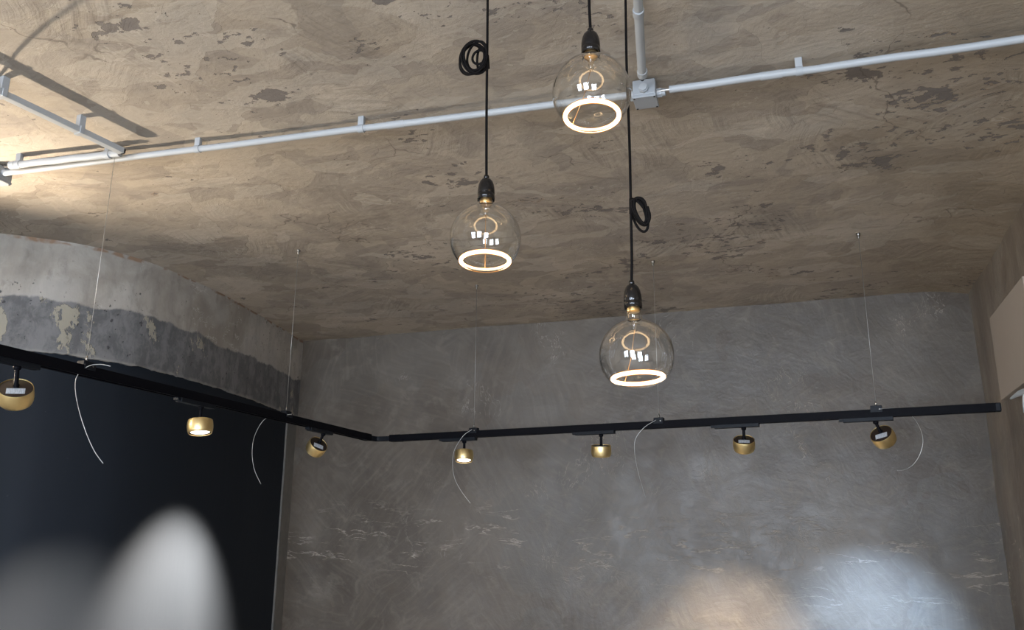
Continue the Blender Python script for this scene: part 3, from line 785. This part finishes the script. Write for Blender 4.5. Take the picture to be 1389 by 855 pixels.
# ------------------------------------------------------------------ globe pendants
GD = 0.155
def pendant(px, depth, label, cord_px, coil=None, tilt=(0, 0), sup=0.0, seed=0, neck=0.013, zr=-0.0530):
    c = at_depth(px[0], px[1], depth)              # centre of the globe
    t = thing('pendant_lamp', label, 'pendant lamp', c, 'globe pendant lamps')
    R = GD/2
    hv = (CAM-c); hv.z = 0; hv.normalize(); sv0 = Vector((0, 0, 1)).cross(hv)
    T = Matrix.Rotation(math.radians(-tilt[0]), 4, sv0) @ Matrix.Rotation(math.radians(tilt[1]), 4, hv)
    # glass: neck then globe
    prof = []
    nr = 0.0165
    th0 = math.asin((nr+0.004)/R)
    prof += [(nr*0.96, R+neck+0.005), (nr, R+neck-0.004), (nr*1.0, R+neck*0.35), (nr*1.08, R+0.002), (nr+0.0015, R*math.cos(th0)+0.002)]
    for i in range(0, 41):
        th = th0 + (math.pi-th0)*i/40
        zz = R*math.cos(th)
        if zz < zr-0.004: zz = zr-0.004 + (zz-zr+0.004)*0.6      # slightly flattened bottom
        prof.append((max(R*math.sin(th), 0.0004), zz))
    bm = NB(); lathe(bm, prof, T, 72, cap0=False, cap1=True)
    bmesh.ops.recalc_face_normals(bm, faces=bm.faces)
    gl = obj('glass_globe', bm, M_GLASS, t, True)
    # inner glass flare carrying the leads
    bm = NB(); lathe(bm, [(0.0125, R+0.012), (0.0115, R+0.000), (0.006, R-0.006), (0.0045, R-0.018), (0.0052, R-0.023)], T, 24, cap0=False, cap1=True)
    obj('glass_stem', bm, M_GLASS, t, True)
    # ring filament
    rr = 0.0520
    ring = [T @ Vector((rr*math.cos(2*math.pi*k/72), rr*math.sin(2*math.pi*k/72), zr)) for k in range(72)]
    bm = NB(); tube(bm, ring, 0.0040, 12, closed=True); fl = obj('ring_filament', bm, M_RING, t, True)
    bm = NB(); tube(bm, ring, 0.0062, 16, closed=True); obj('filament_sleeve', bm, M_SLEEVE, fl, True)
    # support wires
    hv = (CAM-c); hv.z = 0; hv.normalize(); a0 = math.atan2(-hv.y, -hv.x) + sup
    for k, aa in enumerate((a0, a0+2.3, a0-2.3)):
        e = Vector(((rr-0.001)*math.cos(aa), (rr-0.001)*math.sin(aa), zr))
        if k == 0:
            bm = NB(); tube(bm, [T @ Vector((0, 0, R-0.02)), T @ Vector((e.x*0.4, e.y*0.4, 0)), T @ e], 0.00065, 6); obj('lead_wire', bm, M_SUPP, t, True)
    # gold cap and socket
    bm = NB(); lathe(bm, [(0.0125, R+neck-0.008), (0.0138, R+neck-0.006), (0.0130, R+neck-0.003), (0.0138, R+neck), (0.013, R+neck+0.003), (0.013, R+neck+0.015)], T, 32)
    obj('screw_cap', bm, M_CAP, t, True, 40)
    sr = 0.0185; z0 = R+neck
    bm = NB(); lathe(bm, [(sr*0.93, z0+0.004), (sr*0.95, z0), (sr*1.02, z0), (sr*1.03, z0+0.012), (sr*1.0, z0+0.013), (sr*1.0, z0+0.0145), (sr*1.03, z0+0.0155), (sr*1.01, z0+0.028), (sr*0.93, z0+0.038), (sr*0.78, z0+0.046), (sr*0.55, z0+0.0515), (sr*0.36, z0+0.0535)], T, 48)
    so = obj('socket', bm, M_SOCK, t, True, 35)
    bm = NB(); lathe(bm, [(0.0062, z0+0.052), (0.0062, z0+0.060), (0.0045, z0+0.063)], T, 20); obj('cord_grip', bm, M_SOCK, so, True, 40)
    top = T @ Vector((0, 0, z0+0.060))
    cr = 0.0030
    # cord: through measured points, then up to its ceiling hook
    pts = [top]
    dep = (c+top-CAM).dot(-B_)
    for (x, y) in cord_px:
        # points on the plumb sheet through the lamp that faces the camera
        r = ray(x, y); k = ((c+top)-CAM).dot(Vector((hv.x, hv.y, 0)))/r.dot(Vector((hv.x, hv.y, 0)))
        pts.append(CAM + r*k - c)
    last = pts[-1]
    pts.append(Vector((last.x, last.y, CEIL_Z-c.z-0.012)))
    bm = NB(); tube(bm, smooth_path(pts, 8), cr, 12); obj('cord', bm, M_CORD, t, True)
    bm = NB(); h = CEIL_Z-c.z
    lathe(bm, [(0.016, h+0.006), (0.016, h-0.006), (0.006, h-0.012), (0.004, h-0.020)], Matrix.Translation((last.x, last.y, 0)), 20); obj('ceiling_hook', bm, M_SOCK, t, True, 35)
    if coil: coil(t, c, dep, cr, hv, c+top)
    return t
def coil_maker(loops, knot):
    """surplus cord wound in loops: each loop an ellipse in its own slightly turned plane, chained"""
    def f(t, c, dep, cr, hv, ref):
        n = Vector((hv.x, hv.y, 0)); sv = Vector((0, 0, 1)).cross(n)
        def P(x, y, off):
            r = ray(x, y); k = (ref-CAM).dot(n)/r.dot(n); return CAM + r*k - c + n*off
        pts = []
        for li, (cx, cy, rx, ry, rot, o0, o1) in enumerate(loops):
            for k in range(22):
                a = 2*math.pi*k/22
                ex, ey = rx*math.cos(a), ry*math.sin(a)
                ro = math.radians(rot)
                x = cx + ex*math.cos(ro) - ey*math.sin(ro); y = cy + ex*math.sin(ro) + ey*math.cos(ro)
                pts.append(P(x, y, o0 + (o1)*math.cos(a)))
        # relax so that one loop runs into the next
        for _ in range(2):
            q = pts[:]
            for i in range(1, len(pts)-1): q[i] = pts[i]*0.5 + (pts[i-1]+pts[i+1])*0.25
            pts = q
        bm = NB(); tube(bm, smooth_path(pts, 3), cr*0.95, 10); co = obj('coiled_cord', bm, M_CORD, t, True)
        a, b = knot; bm = NB(); tube(bm, [P(*a, 0.0), P((a[0]+b[0])/2, (a[1]+b[1])/2, 0.002), P(*b, 0.0)], cr*2.0, 12); obj('cord_tie', bm, M_CORD, co, True)
    return f
coil1 = coil_maker([(642, 80, 19, 23.5, 4, .006, .012), (643, 81, 17.5, 21, -8, .002, -.010), (647, 79, 13.5, 20.5, 10, .010, .010), (650, 79, 9.5, 9.5, 0, .004, .006), (640, 80, 17, 22, 12, -.002, .014), (652, 80, 5, 17, 0, .0, .01), (645, 82, 16, 21.5, -14, .008, -.006)], ((660, 76), (661, 93)))
coil2 = coil_maker([(869.5, 289, 9.5, 20, -24, .008, .012), (868, 288, 8, 18.5, -26, .002, -.010), (871, 289, 9, 19, -20, .012, .006), (868, 293, 9, 23, -20, .0, .012), (866, 288, 7, 18, -30, .006, .006), (870, 290, 7.5, 19, -22, .010, -.006)], ((857, 270), (857, 290)))
pendant((658.5, 323.5), GD*FPX/97, 'globe lamp at left with a round coil of cord above it', [(660, 150), (661, 60), (661.5, 0)], coil1, tilt=(4, 0), seed=1)
pendant((802.5, 126), GD*FPX/107, 'highest globe lamp, beside the ceiling junction box, no coil in its cord', [(799.5, 15), (799, -5)], None, tilt=(5, 0), sup=0.9, seed=2)
pendant((863.5, 483), GD*FPX/101.5, 'lowest globe lamp, narrow coil of cord high above it', [(857, 350), (856, 300), (854, 200), (850, 90), (848.5, 0)], coil2, tilt=(3, 2), sup=0.6, seed=3, neck=0.026, zr=-0.0475)

# ------------------------------------------------------------------ cabinet on the right wall
bx = RIGHT_X-0.035
c0 = on_x(1342, 432, bx); c1 = on_x(1358, 543, bx)
y_edge = c0.y; z_top, z_bot = c0.z, on_x(1358, 543, bx).z
cabt = thing('wall_panel', 'plain beige boxed panel on right wall, cut off by the right edge', 'panel', (bx, y_edge, z_bot))
bm = NB(); box(bm, (0.020, -0.35, (z_top-z_bot)/2), (0.040, 0.70, z_top-z_bot), None, 0.002); obj('board', bm, M_CREAM, cabt)
bm = NB()
p0 = on_x(1352, 548, bx+0.005)
hose = [on_x(x, y, bx-0.01) for x, y in ((1371, 541), (1380, 535.5), (1390, 531), (1402, 529))]
th = thing('curved_hose', 'pale bluish hose end emerging under the beige panel at right edge', 'hose', hose[0])
bm = NB(); tube(bm, [p-hose[0] for p in smooth_path(hose, 6)], [0.004+0.008*min(1, k/8) for k in range(19)], 16); obj('hose_top', bm, M_DUCT, th, True)
dn = [on_x(x, y, bx-0.004) for x, y in ((1391, 533), (1390.5, 545), (1392, 560))]
bm = NB(); tube(bm, [p-hose[0] for p in smooth_path(dn, 6)], 0.010, 16); obj('hose_drop', bm, M_DUCT, th, True)

# ------------------------------------------------------------------ unseen uplight inferred from the ceiling light; its stand is added to carry it
UPL = Vector((-3.3, 1.9, 2.35))
tu = thing('uplight_on_added_stand', 'unseen uplight on an added black stand left of view, throwing warm light on the ceiling', 'floor lamp', (UPL.x, UPL.y, 0))
bm = NB(); lathe(bm, [(0.15, 0.0), (0.15, 0.015), (0.03, 0.025)], seg=40); obj('base', bm, M_TRACK, tu, True, 40)
bm = NB(); lathe(bm, [(0.013, 0.02), (0.013, 2.22)], seg=20); obj('pole', bm, M_TRACK, tu, True, 60)
bm = NB(); lathe(bm, [(0.014, 2.20), (0.06, 2.23), (0.09, 2.30), (0.088, 2.30), (0.055, 2.24), (0.012, 2.22)], seg=40, cap0=False, cap1=False); obj('bowl_shade', bm, M_TRACK, tu, True, 60)
bm = NB(); lathe(bm, [(0.010, 2.22), (0.018, 2.26), (0.020, 2.30), (0.010, 2.325), (0.002, 2.33)], seg=24); obj('bulb', bm, M_LENS, tu, True)
spot('uplight_beam', UPL, (-2.2, 1.6, 3.0), 115, 150, 0.8, 0.012, (1, 0.85, 0.66))

# a loose cable drooping from the far end of the slanting channel, left of view; its shadow curves over the ceiling
cab = []
for (x, y), k in zip(((-14, 118), (2, 100), (14, 82), (35, 58), (60, 36), (85, 18), (112, -2), (150, -28), (200, -90), (260, -180), (330, -280)), (0.03, 0.10, 0.18, 0.26, 0.34, 0.40, 0.46, 0.52, 0.62, 0.74, 0.86)):
    S = on_z(x, y, CEIL_Z)
    cab.append(S.lerp(UPL, k))
cab.append(UPL + Vector((0.05, -0.02, -0.16)))
tc_ = thing('drooping_cable', 'black cable drooping below the ceiling just left of view', 'cable', cab[0])
bm = NB(); tube(bm, [p-cab[0] for p in smooth_path(cab, 8)], 0.0042, 12); obj('cable_run', bm, M_CORD, tc_, True)
